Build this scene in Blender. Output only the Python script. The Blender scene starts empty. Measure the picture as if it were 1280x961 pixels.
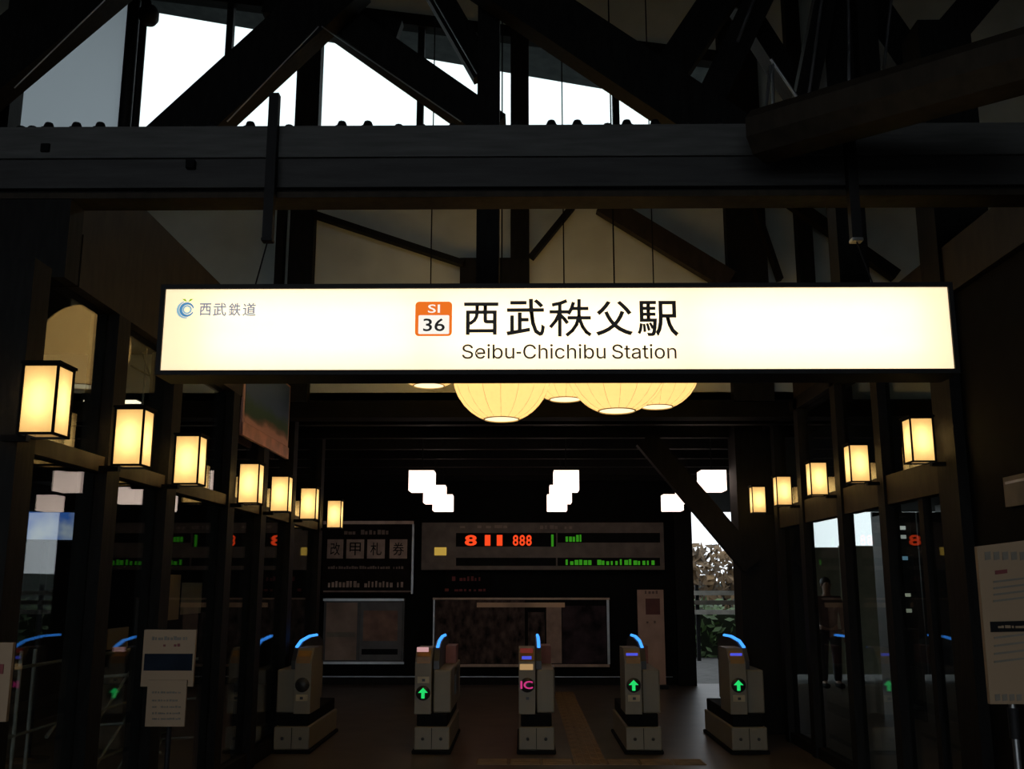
import bpy, bmesh, math, random
from mathutils import Vector, Matrix
random.seed(7)

# ------------------------------------------------------------------ camera, sky, exposure
C = bpy.context.scene.collection
FPX, W, H, EYE = 1250.0, 1280, 961, 1.6
PITCH = math.atan(250.5 / FPX)
YAW = math.atan(13 * math.cos(PITCH) / FPX)
cam_d = bpy.data.cameras.new('camera'); cam = bpy.data.objects.new('camera', cam_d); C.objects.link(cam)
cam_d.sensor_width = 36; cam_d.lens = FPX / W * 36; cam_d.clip_start = 0.05; cam_d.clip_end = 300
cam.location = (0, 0, EYE); cam.rotation_euler = (math.pi / 2 + PITCH, 0, YAW)
bpy.context.scene.camera = cam
CF = Vector((-math.sin(YAW) * math.cos(PITCH), math.cos(YAW) * math.cos(PITCH), math.sin(PITCH)))
CR = Vector((math.cos(YAW), math.sin(YAW), 0)); CU = CR.cross(CF)

world = bpy.data.worlds.new('world'); bpy.context.scene.world = world; world.use_nodes = True
wn = world.node_tree.nodes; wn['Background'].inputs[0].default_value = (0.86, 0.93, 1.0, 1); wn['Background'].inputs[1].default_value = 1.6
vs = bpy.context.scene.view_settings
vs.view_transform = 'Standard'; vs.look = 'None'; vs.gamma = 1; vs.use_curve_mapping = False; vs.exposure = 0.0
cy = bpy.context.scene.cycles
cy.use_denoising = True; cy.max_bounces = 8; cy.transparent_max_bounces = 24; cy.caustics_refractive = False; cy.sample_clamp_indirect = 4.0

# ------------------------------------------------------------------ photo pixel -> point (distance from what the thing touches)
def ray(px, py): return CF + CR * ((px - W / 2) / FPX) + CU * ((H / 2 - py) / FPX)
def at(px, py, Y):
    d = ray(px, py); return Vector((0, 0, EYE)) + d * (Y / d.y)
def at_z(px, py, z):
    d = ray(px, py); return Vector((0, 0, EYE)) + d * ((z - EYE) / d.z)
def at_x(px, py, x):
    d = ray(px, py); return Vector((0, 0, EYE)) + d * (x / d.x)

# ------------------------------------------------------------------ mesh builder
class MB:
    def __init__(s): s.v = []; s.f = []; s.smooth = []
    def add(s, vs_, fs, sm=False):
        o = len(s.v); s.v += [tuple(v) for v in vs_]
        for f in fs: s.f.append([o + i for i in f]); s.smooth.append(sm)
        return s
    def box(s, x0, x1, y0, y1, z0, z1):
        v = [(x, y, z) for z in (z0, z1) for y in (y0, y1) for x in (x0, x1)]
        return s.add(v, [(0, 2, 3, 1), (4, 5, 7, 6), (0, 1, 5, 4), (2, 6, 7, 3), (0, 4, 6, 2), (1, 3, 7, 5)])
    def cbox(s, x0, x1, y0, y1, z0, z1, b):          # box with chamfered edges along every axis pair (octagonal in plan and section)
        bm = bmesh.new(); bmesh.ops.create_cube(bm, size=1)
        for v in bm.verts: v.co = Vector(((x0 + x1) / 2 + v.co.x * (x1 - x0), (y0 + y1) / 2 + v.co.y * (y1 - y0), (z0 + z1) / 2 + v.co.z * (z1 - z0)))
        bmesh.ops.bevel(bm, geom=list(bm.edges), offset=b, segments=2, profile=0.5, affect='EDGES')
        bm.verts.index_update(); s.add([v.co for v in bm.verts], [[v.index for v in f.verts] for f in bm.faces]); bm.free(); return s
    def bar(s, p, q, w, h, up=(0, 0, 1), ch=0.0):    # rectangular (or chamfered) bar from p to q
        p = Vector(p); q = Vector(q); d = (q - p).normalized(); u = Vector(up)
        r = d.cross(u)
        if r.length < 1e-4: r = d.cross(Vector((0, 1, 0)))
        r.normalize(); u = r.cross(d).normalized()
        a, b = w / 2, h / 2
        if ch: sec = [(a - ch, -b), (a, -b + ch), (a, b - ch), (a - ch, b), (-a + ch, b), (-a, b - ch), (-a, -b + ch), (-a + ch, -b)]
        else: sec = [(a, -b), (a, b), (-a, b), (-a, -b)]
        n = len(sec)
        v = [p + r * x + u * y for x, y in sec] + [q + r * x + u * y for x, y in sec]
        return s.add(v, [[i, (i + 1) % n, n + (i + 1) % n, n + i] for i in range(n)] + [list(range(n))[::-1], [n + i for i in range(n)]])
    def tube(s, pts, r, n=10, cap=True):
        pts = [Vector(p) for p in pts]; rings = []; m = len(pts)
        for i, p in enumerate(pts):
            d = (pts[min(i + 1, m - 1)] - pts[max(i - 1, 0)]).normalized()
            a = d.cross(Vector((0, 0, 1)))
            if a.length < 1e-3: a = d.cross(Vector((0, 1, 0)))
            a.normalize(); b = a.cross(d)
            rr = r[i] if isinstance(r, (list, tuple)) else r
            rings.append([p + (a * math.cos(t) + b * math.sin(t)) * rr for t in [2 * math.pi * k / n for k in range(n)]])
        v = [x for ring in rings for x in ring]
        fs = [[i * n + k, i * n + (k + 1) % n, (i + 1) * n + (k + 1) % n, (i + 1) * n + k] for i in range(m - 1) for k in range(n)]
        s.add(v, fs, True)
        if cap: s.add(rings[0], [list(range(n))]); s.add(rings[-1], [list(range(n))[::-1]])
        return s
    def lathe(s, prof, c, n=32):
        v = [(c[0] + r * math.cos(2 * math.pi * k / n), c[1] + r * math.sin(2 * math.pi * k / n), c[2] + z) for r, z in prof for k in range(n)]
        fs = [[i * n + k, i * n + (k + 1) % n, (i + 1) * n + (k + 1) % n, (i + 1) * n + k] for i in range(len(prof) - 1) for k in range(n)]
        return s.add(v, fs, True)
    def ball(s, c, r, n=12, sx=1, sy=1, sz=1):
        m = n // 2 + 1
        prof = [(r * math.sin(math.pi * i / m), -r * math.cos(math.pi * i / m)) for i in range(m + 1)]
        v = [(c[0] + sx * a * math.cos(2 * math.pi * k / n), c[1] + sy * a * math.sin(2 * math.pi * k / n), c[2] + sz * z) for a, z in prof for k in range(n)]
        fs = [[i * n + k, i * n + (k + 1) % n, (i + 1) * n + (k + 1) % n, (i + 1) * n + k] for i in range(m) for k in range(n)]
        return s.add(v, fs, True)
    def prism(s, poly, axis, a, b):                   # polygon extruded along an axis; poly in the other two axes (ordered)
        def mk(u, v, t): return {'x': (t, u, v), 'y': (u, t, v), 'z': (u, v, t)}[axis]
        n = len(poly)
        return s.add([mk(u, v, a) for u, v in poly] + [mk(u, v, b) for u, v in poly],
                     [[i, (i + 1) % n, n + (i + 1) % n, n + i] for i in range(n)] + [list(range(n))[::-1], [n + i for i in range(n)]])
    def pbox(s, x0, y0, x1, y1, Y, dep):              # pixel rectangle standing in the plane Y, with depth behind it
        a = at(x0, (y0 + y1) / 2, Y); b = at(x1, (y0 + y1) / 2, Y); t = at((x0 + x1) / 2, y0, Y); u = at((x0 + x1) / 2, y1, Y)
        return s.box(a.x, b.x, Y, Y + dep, u.z, t.z)
    def build(s, name, mat, parent=None):
        me = bpy.data.meshes.new(name); me.from_pydata(s.v, [], s.f); me.materials.append(mat)
        me.polygons.foreach_set('use_smooth', s.smooth)
        bm = bmesh.new(); bm.from_mesh(me); bmesh.ops.recalc_face_normals(bm, faces=bm.faces); bm.to_mesh(me); bm.free()
        o = bpy.data.objects.new(name, me); C.objects.link(o)
        if parent: o.parent = parent; o.matrix_parent_inverse = parent.matrix_basis.inverted()
        return o

def tag(o, label=None, cat=None, group=None, kind=None):
    if label: o['label'] = label
    if cat: o['category'] = cat
    if group: o['group'] = group
    if kind: o['kind'] = kind
    return o
def empty(name, loc=(0, 0, 0), rz=0):
    o = bpy.data.objects.new(name, None); C.objects.link(o); o.location = loc; o.rotation_euler[2] = rz; o.empty_display_size = .1
    return o
def part(name, mat, parent, x0, x1, y0, y1, z0, z1): return MB().box(x0, x1, y0, y1, z0, z1).build(name, mat, parent)
def copy_tree(o, parent=None):
    c = o.copy(); C.objects.link(c)
    if parent: c.parent = parent
    for ch in list(o.children): copy_tree(ch, c)
    return c

# ------------------------------------------------------------------ materials
def mat(name, col, rough=0.6, metal=0.0, var=0.25, scale=6.0, stretch=(1, 1, 1), bump=0.0, spec=0.5):
    m = bpy.data.materials.new(name); m.use_nodes = True; nt = m.node_tree; n = nt.nodes; l = nt.links
    b = n['Principled BSDF']; b.inputs['Roughness'].default_value = rough; b.inputs['Metallic'].default_value = metal
    b.inputs['Specular IOR Level'].default_value = spec
    tc = n.new('ShaderNodeTexCoord'); mp = n.new('ShaderNodeMapping'); mp.inputs['Scale'].default_value = stretch
    nz = n.new('ShaderNodeTexNoise'); nz.inputs['Scale'].default_value = scale; nz.inputs['Detail'].default_value = 4
    l.new(tc.outputs['Object'], mp.inputs[0]); l.new(mp.outputs[0], nz.inputs[0])
    cr = n.new('ShaderNodeValToRGB')
    cr.color_ramp.elements[0].position = .3; cr.color_ramp.elements[1].position = .7
    cr.color_ramp.elements[0].color = (*[c * (1 - var) for c in col], 1); cr.color_ramp.elements[1].color = (*[min(1, c * (1 + var)) for c in col], 1)
    l.new(nz.outputs['Fac'], cr.inputs[0]); l.new(cr.outputs[0], b.inputs['Base Color'])
    if bump:
        bp = n.new('ShaderNodeBump'); bp.inputs['Strength'].default_value = bump; bp.inputs['Distance'].default_value = .01
        l.new(nz.outputs['Fac'], bp.inputs['Height']); l.new(bp.outputs[0], b.inputs['Normal'])
    return m
def emit(name, col, strength):
    m = bpy.data.materials.new(name); m.use_nodes = True; n = m.node_tree.nodes; n.clear()
    e = n.new('ShaderNodeEmission'); e.inputs[0].default_value = (*col, 1); e.inputs[1].default_value = strength
    o = n.new('ShaderNodeOutputMaterial'); m.node_tree.links.new(e.outputs[0], o.inputs[0]); return m
def paper(name, col, tcol, strength, fibre=0.0):     # lit paper: scatters the bulb behind it through, plus its own even glow
    m = bpy.data.materials.new(name); m.use_nodes = True; nt = m.node_tree; n = nt.nodes; l = nt.links; n.clear()
    t = n.new('ShaderNodeBsdfTranslucent'); e = n.new('ShaderNodeEmission'); a = n.new('ShaderNodeAddShader'); o = n.new('ShaderNodeOutputMaterial')
    t.inputs[0].default_value = (*tcol, 1); e.inputs[0].default_value = (*col, 1); e.inputs[1].default_value = strength
    if fibre:
        nz = n.new('ShaderNodeTexNoise'); nz.inputs['Scale'].default_value = 30; nz.inputs['Detail'].default_value = 5
        cr = n.new('ShaderNodeValToRGB'); cr.color_ramp.elements[0].color = (*[c * (1 - fibre) for c in tcol], 1); cr.color_ramp.elements[1].color = (*tcol, 1)
        tc = n.new('ShaderNodeTexCoord'); l.new(tc.outputs['Object'], nz.inputs[0]); l.new(nz.outputs['Fac'], cr.inputs[0]); l.new(cr.outputs[0], t.inputs[0])
    l.new(t.outputs[0], a.inputs[0]); l.new(e.outputs[0], a.inputs[1]); l.new(a.outputs[0], o.inputs[0]); return m
def glass(name, tint=(.93, .97, .95), r0=.04):
    m = bpy.data.materials.new(name); m.use_nodes = True; nt = m.node_tree; n = nt.nodes; l = nt.links; n.clear()
    lw = n.new('ShaderNodeLayerWeight'); lw.inputs[0].default_value = .5
    pw = n.new('ShaderNodeMath'); pw.operation = 'POWER'; pw.inputs[1].default_value = 5
    ma = n.new('ShaderNodeMath'); ma.operation = 'MULTIPLY_ADD'; ma.inputs[1].default_value = 1 - r0; ma.inputs[2].default_value = r0
    t = n.new('ShaderNodeBsdfTransparent'); t.inputs[0].default_value = (*tint, 1)
    g = n.new('ShaderNodeBsdfGlossy'); g.inputs['Roughness'].default_value = 0.0
    mx = n.new('ShaderNodeMixShader'); o = n.new('ShaderNodeOutputMaterial')
    l.new(lw.outputs['Facing'], pw.inputs[0]); l.new(pw.outputs[0], ma.inputs[0]); l.new(ma.outputs[0], mx.inputs[0])
    l.new(t.outputs[0], mx.inputs[1]); l.new(g.outputs[0], mx.inputs[2]); l.new(mx.outputs[0], o.inputs[0]); return m

M = {}
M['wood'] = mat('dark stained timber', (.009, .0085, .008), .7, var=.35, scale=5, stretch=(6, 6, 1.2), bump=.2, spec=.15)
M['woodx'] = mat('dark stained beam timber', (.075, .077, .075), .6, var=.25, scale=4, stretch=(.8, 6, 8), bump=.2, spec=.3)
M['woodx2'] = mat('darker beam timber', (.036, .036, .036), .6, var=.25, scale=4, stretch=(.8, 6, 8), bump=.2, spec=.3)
M['brownwood'] = mat('brown stained timber', (.028, .021, .014), .65, var=.3, scale=5, stretch=(3, 3, 1), bump=.15, spec=.2)
M['steel_dark'] = mat('black painted steel', (.010, .010, .011), .6, var=.2, spec=.2)
M['steel'] = mat('galvanised steel', (.35, .36, .37), .35, metal=.9, var=.15)
M['plaster'] = mat('olive grey plaster', (.56, .60, .53), .9, var=.08, scale=3, bump=.05)
M['plaster_out'] = mat('pale partition board', (.40, .42, .31), .8, var=.1)
M['frost'] = None
M['floor'] = mat('brown stone floor', (.085, .066, .05), .38, var=.3, scale=2.5)
M['tactile'] = mat('worn ochre tactile block', (.20, .12, .045), .6, var=.3, scale=9)
M['asphalt'] = mat('asphalt', (.09, .09, .085), .9)
M['glass'] = glass('clear pane')
M['black'] = mat('matt black', (.006, .006, .006), .8, spec=.08)
M['cream'] = mat('cream printed card', (.30, .205, .12), .6, var=.06, scale=2)
M['ink'] = mat('dark printing ink', (.010, .010, .011), .8, spec=.05)
M['navyink'] = mat('navy printing ink', (.012, .018, .028), .8, spec=.05)
M['redink'] = mat('red printing ink', (.16, .03, .03), .7)
M['greyprint'] = mat('grey printing', (.16, .14, .11), .6)
M['gate'] = mat('beige grey gate enamel', (.19, .165, .115), .5, var=.08, scale=3)
M['gatedark'] = mat('charcoal gate panel', (.03, .03, .03), .4)
M['orange'] = mat('amber reader plastic', (.30, .15, .03), .4)
M['paint_white'] = mat('white painted pipe', (.20, .21, .18), .5)

# ------------------------------------------------------------------ the setting: floor, walls, ceilings
YB = 5.0            # entrance beam
YW = 10.3           # plaster wall with the clerestory above it
YE = 17.0           # end wall
GL, GR = -2.43, 2.78
ZL = 3.46           # low ceiling beyond the plaster wall
ZC = 9.6
X0, X1 = -7.0, 7.0

fl = MB().box(X0 - .3, X1 + .3, -6, 17.2, -.2, 0).build('floor', M['floor']); tag(fl, 'dark brown stone floor of the station hall', 'floor', kind='structure')
gd = MB().box(-60, 60, 17.2, 120, -.3, -.1).box(X1 + .3, 60, -60, 17.2, -.3, -.1).box(-60, X0 - .3, -60, 17.2, -.3, -.1).box(X0 - .3, X1 + .3, -60, -6, -.3, -.1).build('ground', M['asphalt'])
tag(gd, 'grey asphalt ground outside the station', 'ground', kind='structure')

def st(name, label, cat, bmat, *boxes):
    m = MB()
    for b in boxes: m.box(*b)
    return tag(m.build(name, bmat), label, cat, kind='structure')
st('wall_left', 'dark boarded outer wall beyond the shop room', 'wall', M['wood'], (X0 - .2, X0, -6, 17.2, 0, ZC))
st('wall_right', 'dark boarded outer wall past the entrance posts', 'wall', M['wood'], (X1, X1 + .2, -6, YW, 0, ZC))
st('wall_front', 'dark unseen entrance wall behind the viewer, doorway shaped for cool fill light', 'wall', M['wood'],
   (X0, -6.5, -6.2, -6, 0, ZC), (2.0, X1, -6.2, -6, 0, ZC), (-6.5, 2.0, -6.2, -6, 6.2, ZC))  # unseen doorway, sized and set off-centre to throw cool fill on the beam
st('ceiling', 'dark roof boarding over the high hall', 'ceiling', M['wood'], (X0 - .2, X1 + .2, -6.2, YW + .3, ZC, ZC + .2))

# end wall with its low ceiling
back = empty('wall_back', (0, YE, 0)); tag(back, 'black end wall behind the ticket gates', 'wall', kind='structure')
part('panel', M['black'], back, X0, at(862, 700, YE).x, YE, YE + .2, 0, ZL)
tag(MB().box(at(842, 700, YE).x, at(864, 700, YE).x, YE - .16, YE - .005, 0, ZL).build('corner_post', M['wood']), 'dark square post at the open end of the end wall', 'post', kind='structure')
bb = tag(MB().box(-3.4, 2.45, YE - .03, YE, 0, .12).build('baseboard_back', M['wood']), 'low dark skirting along the end wall', 'skirting', kind='structure')
MB().box(-3.4, 2.45, YE - .045, YE - .005, .121, .135).build('rail', M['steel'], bb)
lc = empty('ceiling', (0, 13, ZL)); tag(lc, 'low black ceiling over the ticket gates with cross beams', 'ceiling', kind='structure')
part('board', M['black'], lc, X0, 3.3, YW, YE + .2, ZL, ZL + .12)
for i in range(7): part('cross_beam', M['wood'], lc, X0, 3.3, YW + .5 + i, YW + .62 + i, ZL - .14, ZL)

# plaster wall above the gates with clerestory window
def P(px, py, Y=YW): return at(px, py, Y)
zsill = P(640, 205).z
zh0 = P(160, -18).z; zh1 = P(905, 72).z; xh0 = P(160, 20).x; xh1 = P(905, 100).x
wb = empty('wall_gable', (0, YW, ZL)); tag(wb, 'olive plaster wall with timber posts above the ticket gates', 'wall', kind='structure')
part('plaster', M['plaster'], wb, X0, X1, YW, YW + .15, ZL, zsill)
MB().prism([(xh0, zh0), (xh1, zh1), (xh1, ZC), (xh0, ZC)], 'y', YW, YW + .15).build('plaster', M['plaster'], wb)
part('plaster', M['plaster'], wb, xh1, X1, YW, YW + .15, zsill, ZC)
xl0 = P(14, 100).x; xl1 = P(146, 100).x
part('plaster', M['plaster'], wb, X0, xl0, YW, YW + .15, zsill, ZC)
part('plaster', M['plaster'], wb, xl0, xh0, YW, YW + .15, zh0, ZC)
part('header', M['black'], wb, X0, X1, YW - .1, YW + .16, ZL - .16, ZL + .02)
for pxm, w in ((379, .26), (650, .2), (931, .42), (352, .08), (1004, .16), (1043, .1)):
    b0 = P(pxm, 330); part('post', M['wood'], wb, b0.x - w / 2, b0.x + w / 2, YW - .14, YW + .02, ZL, ZC - .4 if w > .11 else zsill)
part('nogging', M['wood'], wb, P(576, 340).x, P(660, 340).x, YW - .16, YW, P(600, 360).z, P(600, 328).z)
# braces across the plaster
for (a, b, w) in (((392, 268), (580, 330), .06), ((664, 322), (716, 258), .06), ((752, 255), (912, 352), .22), ((985, 250), (1120, 345), .12), ((945, 262), (975, 350), .05)):
    MB().bar(P(*a, YW - .2), P(*b, YW - .2), .12, w, up=(0, 1, 0) if False else (0, 0, 1)).build('brace', M['wood'] if w < .2 else M['brownwood'], wb)

win = empty('window_1', (0, YW, zsill)); tag(win, 'clerestory window of the gable with dark mullions and bright sky', 'window', kind='structure')
mxs = [160, 281, 525, 770, 905]
for k, px in enumerate(mxs):
    x = P(px, 120).x; wd = .16 if k == 0 else .075
    part('mullion', M['steel_dark'], win, x - wd / 2, x + wd / 2, YW + .02, YW + .1, zsill, zh0 + (zh1 - zh0) * (x - xh0) / (xh1 - xh0) + .02)
for a, b in zip(mxs[:-1], mxs[1:]):
    xa, xb = P(a, 120).x + .037, P(b, 120).x - .037
    za, zb = [zh0 + (zh1 - zh0) * (x - xh0) / (xh1 - xh0) for x in (xa, xb)]
    MB().prism([(xa, zsill), (xb, zsill), (xb, zb), (xa, za)], 'y', YW + .055, YW + .061).build('pane', M['glass'], win)
part('sill', M['wood'], win, xh0, xh1, YW - .03, YW + .16, zsill - .05, zsill + .03)
MB().bar((xh0, YW + .06, zh0), (xh1, YW + .06, zh1), .16, .14).build('head', M['wood'], win)
# frosted panel left of the window
fm = bpy.data.materials.new('frosted pane'); fm.use_nodes = True; n = fm.node_tree.nodes; n.clear()
t_ = n.new('ShaderNodeBsdfTranslucent'); t_.inputs[0].default_value = (.62, .66, .67, 1); o_ = n.new('ShaderNodeOutputMaterial'); fm.node_tree.links.new(t_.outputs[0], o_.inputs[0])
w2 = empty('window_2', (xl0, YW, zsill)); tag(w2, 'frosted grey panel beside the bright clerestory window', 'window', kind='structure')
part('pane', fm, w2, xl0, P(160, 120).x - .03, YW + .05, YW + .056, zsill, zh0)
part('frame', M['steel_dark'], w2, xl0 - .04, xl0 + .03, YW, YW + .1, zsill, zh0)
part('sill', M['steel_dark'], w2, xl0, xl1, YW, YW + .1, zsill - .04, zsill)
# outside eave seen through the glass
e0 = at(120, 3, 12.6); e1 = at(980, 150, 12.6)
MB().prism([(e0.x, e0.z), (e1.x, e1.z), (e1.x, e1.z + .25), (e0.x, e0.z + .25)], 'y', YW + .17, 12.6).build('outer_eave', mat('weathered dark eave', (.10, .11, .12), .8))
tag(bpy.data.objects['outer_eave'], 'dark sloping eave outside the clerestory window', 'eave', kind='structure')

# ------------------------------------------------------------------ entrance beam over the sign
zb_t = at(640, 156, YB).z; zb_m = at(640, 195, YB).z; zb_l = at(640, 231, YB).z; zb_b = at(640, 244, YB).z
eb = empty('entrance_beam', (0, YB, zb_b)); tag(eb, 'broad dark timber beam across the hall above the station sign', 'beam', kind='structure')
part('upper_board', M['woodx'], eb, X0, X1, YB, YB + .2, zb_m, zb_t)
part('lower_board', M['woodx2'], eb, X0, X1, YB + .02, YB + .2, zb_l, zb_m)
part('recess', M['wood'], eb, X0, X1, YB + .06, YB + .19, zb_b + .03, zb_l)
part('bottom_rail', M['brownwood'], eb, X0, X1, YB + .02, YB + .2, zb_b, zb_b + .032)
for px in (22, 36, 57, 92, 122, 187, 232, 262, 310, 360, 425, 457, 497, 525, 565, 600, 645, 690, 723, 760, 785, 820, 860, 900):
    x = at(px, 152, YB).x + random.uniform(-.005, .005); h = random.choice((.025, .03, .045))
    m = MB().lathe([(.0, h), (.02, h), (.026, h * .7), (.03, h * .35), (.04, h * .3), (.04, 0), (0, 0)], (x, YB + .05, zb_t), 8); m.build('bolt_cap', M['steel_dark'], eb)
for px, py in ((57, 185), (238, 205)):
    q = at(px, py, YB); MB().cbox(q.x - .025, q.x + .025, YB - .012, YB + .03, q.z - .025, q.z + .025, .006).build('bolt_plate', M['black'], eb)

# ------------------------------------------------------------------ roof truss between beam and gable
YT = 7.2
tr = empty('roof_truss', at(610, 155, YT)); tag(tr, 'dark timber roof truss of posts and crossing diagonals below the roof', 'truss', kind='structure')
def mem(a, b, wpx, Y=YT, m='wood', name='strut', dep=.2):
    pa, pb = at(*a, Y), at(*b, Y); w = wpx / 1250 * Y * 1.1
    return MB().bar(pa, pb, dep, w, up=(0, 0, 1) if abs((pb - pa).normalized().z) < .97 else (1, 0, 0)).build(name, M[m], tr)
# main members: (start, end, apparent width)
mem((205, 190), (440, -25), 62); mem((398, 10), (620, 165), 40, YT + .22); mem((592, -40), (935, 188), 62, YT - .25)
mem((170, -62), (-60, 130), 78, YT + .1)
mem((540, -20), (606, 95), 30, YT + .4, dep=.12)
mem((398, 12), (500, 40), 24, YT + .5, dep=.1); mem((398, 14), (330, 10), 20, YT + .5, dep=.1)
for px, w, Yq in ((611, .17, YT), (13, .1, YT + .6), (1048, .22, YT)):
    b0 = at(px, 130, Yq); part('post', M['wood'], tr, b0.x - w / 2, b0.x + w / 2, Yq - .1, Yq + .1, zb_t - .3, ZC)
for px in (152, 166): MB().tube([at(px, 200, YT + .9), (at(px, 200, YT + .9).x, YT + .9, ZC)], .055 if px == 152 else .03, 12).build('pipe', M['steel_dark'], tr)
mem((835, 95), (915, -25), 42, YT + .3); mem((885, 130), (960, -25), 34, YT - .1); mem((1000, 150), (1035, -25), 26, YT - .2, dep=.14)
mem((1085, 130), (1075, -25), 24, YT - .1); mem((1160, 120), (1060, -25), 40, YT + .4); mem((905, -25), (1010, 140), 24, YT + .45)
mem((1120, 120), (1240, -20), 40, YT + .2)
for a, b in (((955, 158), (963, 82)), ((964, 74), (1002, 130)), ((966, 80), (967, 138)), ((1010, 128), (1030, -20)), ((1060, -20), (1062, 112)), ((1104, 95), (1116, -20)), ((922, 52), (950, -20))):
    MB().tube([at(*a, YT - .35), at(*b, YT - .35)], .012, 8).build('tie_rod', M['steel'], tr)
for a, b in (((398, 33), (284, 152)), ((402, 33), (576, 152)), ((540, -5), (596, 92)), ((611, -2), (832, 152)), ((131, 0), (18, 110))):
    MB().tube([at(*a, YT - .2), at(*b, YT - .2)], .005, 6).build('edge_strip', M['steel'], tr)
q = at(186, 20, YT + .75); sp_ = empty('spotlight', at(166, 20, YT + .9)); tag(sp_, 'small dark round spotlight fixed to the steel pipe by the clerestory', 'spotlight')
MB().lathe([(.001, -.07), (.06, -.07), (.085, -.03), (.085, .04), (.06, .085), (.02, .1), (.001, .1)], (q.x, q.y, q.z), 18).build('lamp_head', M['steel_dark'], sp_)
MB().tube([(q.x, q.y, q.z + .09), (q.x - .02, q.y + .05, q.z + .16), at(167, -8, YT + .9)], .022, 8).build('arm', M['steel_dark'], sp_)
# purlins and ridge stay overhead
rb_ = tag(MB().bar((X0, 6.2, ZC - .35), (X1, 6.2, ZC - .35), .25, .35).build('roof_purlin', M['wood']), 'dark purlin high under the hall roof', 'beam', kind='structure')
# thick brace coming from the beam towards the viewer
zq = at(990, 180, YB - .1).z
bl = MB().bar(at_z(948, 172, zq), at_z(1330, 62, zq), .30, .24, ch=.07).build('knee_beam', M['brownwood'])
tag(bl, 'thick chamfered timber brace running forward from the entrance beam', 'beam', kind='structure')
# ------------------------------------------------------------------ left glass wall
LD = [4.73, 5.79, 6.78, 8.30, 9.35, 10.54, 12.03]
ZR = 2.24; ZG = 3.19
wl = empty('wall_shop', (GL, 5, 0)); tag(wl, 'dark framed glass wall of the shop under the landscape poster', 'glass wall', kind='structure')
LP = [4.80, 5.86, 6.86, 8.3, 9.36, 10.56, 12.05]
for i, d in enumerate(LP): part('post', M['wood'], wl, GL - .15, GL + .02, d - .09, d + .09, 0, ZG if d < YW else ZL)
part('post_top', M['wood'], wl, GL - .4, GL + .02, YB + .03, YB + .19, ZG, zb_b)
for a, b in zip(LP[:-1], LP[1:]):
    a += .09; b -= .09
    part('rail', M['brownwood'], wl, GL - .09, GL, a, b, ZR, ZR + .09)
    part('sill', M['wood'], wl, GL - .08, GL, a, b, 0, .14)
    part('glass_pane', M['glass'], wl, GL - .055, GL - .047, a, b, .14, ZR); part('glass_pane', M['glass'], wl, GL - .055, GL - .047, a, b, ZR + .09, ZG)
part('head', M['brownwood'], wl, GL - .14, GL + .02, YB + .21, YW - .2, ZG, ZG + .3); part('fascia', M['brownwood'], wl, GL - .12, GL, YB + .21, YW - .2, ZG + .3, 3.98)

st('ceiling', 'dark flat ceiling of the shop room behind the glass', 'ceiling', M['wood'], (X0, GL - .16, 5.2, YW - .2, 3.95, 4.03))

# ------------------------------------------------------------------ right glass wall
RD = [6.54, 7.74, 8.78, 10.0, 10.98]
wr = empty('wall_platform', (GR, 7, 0)); tag(wr, 'dark framed glass doors opposite the landscape poster', 'glass wall', kind='structure')
part('post', M['wood'], wr, GR - .02, GR + .34, 6.36, 6.66, 0, ZL + 2)
for i, d in enumerate(RD[1:]): part('post', M['wood'], wr, GR - .02, GR + .08, d - .07, d + .07, 0, ZL)
part('panel', M['black'], wr, GR + .05, GR + .2, 4.9, 6.36, 0, ZL)
RPX = [6.66] + [d + .07 for d in RD[1:]]; RPY = [d - .07 for d in RD[1:]]
for a, b in zip(RPX, RPY):
    part('rail', M['brownwood'], wr, GR, GR + .1, a, b, 2.2, 2.42); part('sill', M['wood'], wr, GR, GR + .09, a, b, 0, .1)
    part('glass_pane', M['glass'], wr, GR + .047, GR + .055, a, b, .1, 2.2); part('glass_pane', M['glass'], wr, GR + .047, GR + .055, a, b, 2.42, ZL - .12)
part('head', M['wood'], wr, GR - .02, GR + .15, 6.66, 11.4, ZL - .12, ZL); part('fascia', M['brownwood'], wr, GR + .0, GR + .14, YB + .21, YW - .2, ZL, 3.79)
part('door_stile', M['wood'], wr, GR + .02, GR + .08, 7.05, 7.13, .1, 2.2)
pl = empty('pillar', (2.7, 11.6, 0)); tag(pl, 'thick dark pillar with knee brace beside the end ticket gate', 'pillar', kind='structure')
part('shaft', M['wood'], pl, at(926, 720, 11.5).x, at(990, 720, 11.5).x, 11.5, 11.9, 0, ZL)
MB().bar(at(940, 706, 11.45), at(806, 548, 11.45), .14, .25).build('brace', M['wood'], pl)

# ------------------------------------------------------------------ station sign
YS = 4.55
sg = empty('station_sign', at(696, 474, YS)); tag(sg, 'long glowing white station name sign hanging from dark rods', 'sign')
s0 = at(204, 411, YS).x; s1 = at(1189, 411, YS).x; sz0 = at(696, 462, YS).z; sz1 = at(696, 360, YS).z; SDp = .2
M['signface'] = paper('backlit sign acrylic', (1, .78, .52), (1, .95, .82), .58)
part('face', M['signface'], sg, s0, s1, YS + .004, YS + .010, sz0, sz1)
hs = MB(); fr = .022
hs.box(s0 - fr, s1 + fr, YS - .008, YS + SDp, sz1, sz1 + fr).box(s0 - fr, s1 + fr, YS - .008, YS + SDp, sz0 - fr, sz0)
hs.box(s0 - fr, s0, YS - .008, YS + SDp, sz0, sz1).box(s1, s1 + fr, YS - .008, YS + SDp, sz0, sz1)
hs.box(s0 - fr, s1 + fr, YS + SDp, YS + SDp + .01, sz0 - fr, sz1 + fr); hs.build('housing', M['steel_dark'], sg)
tb = emit('fluorescent tube', (1, .95, .84), 6.5)
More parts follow.
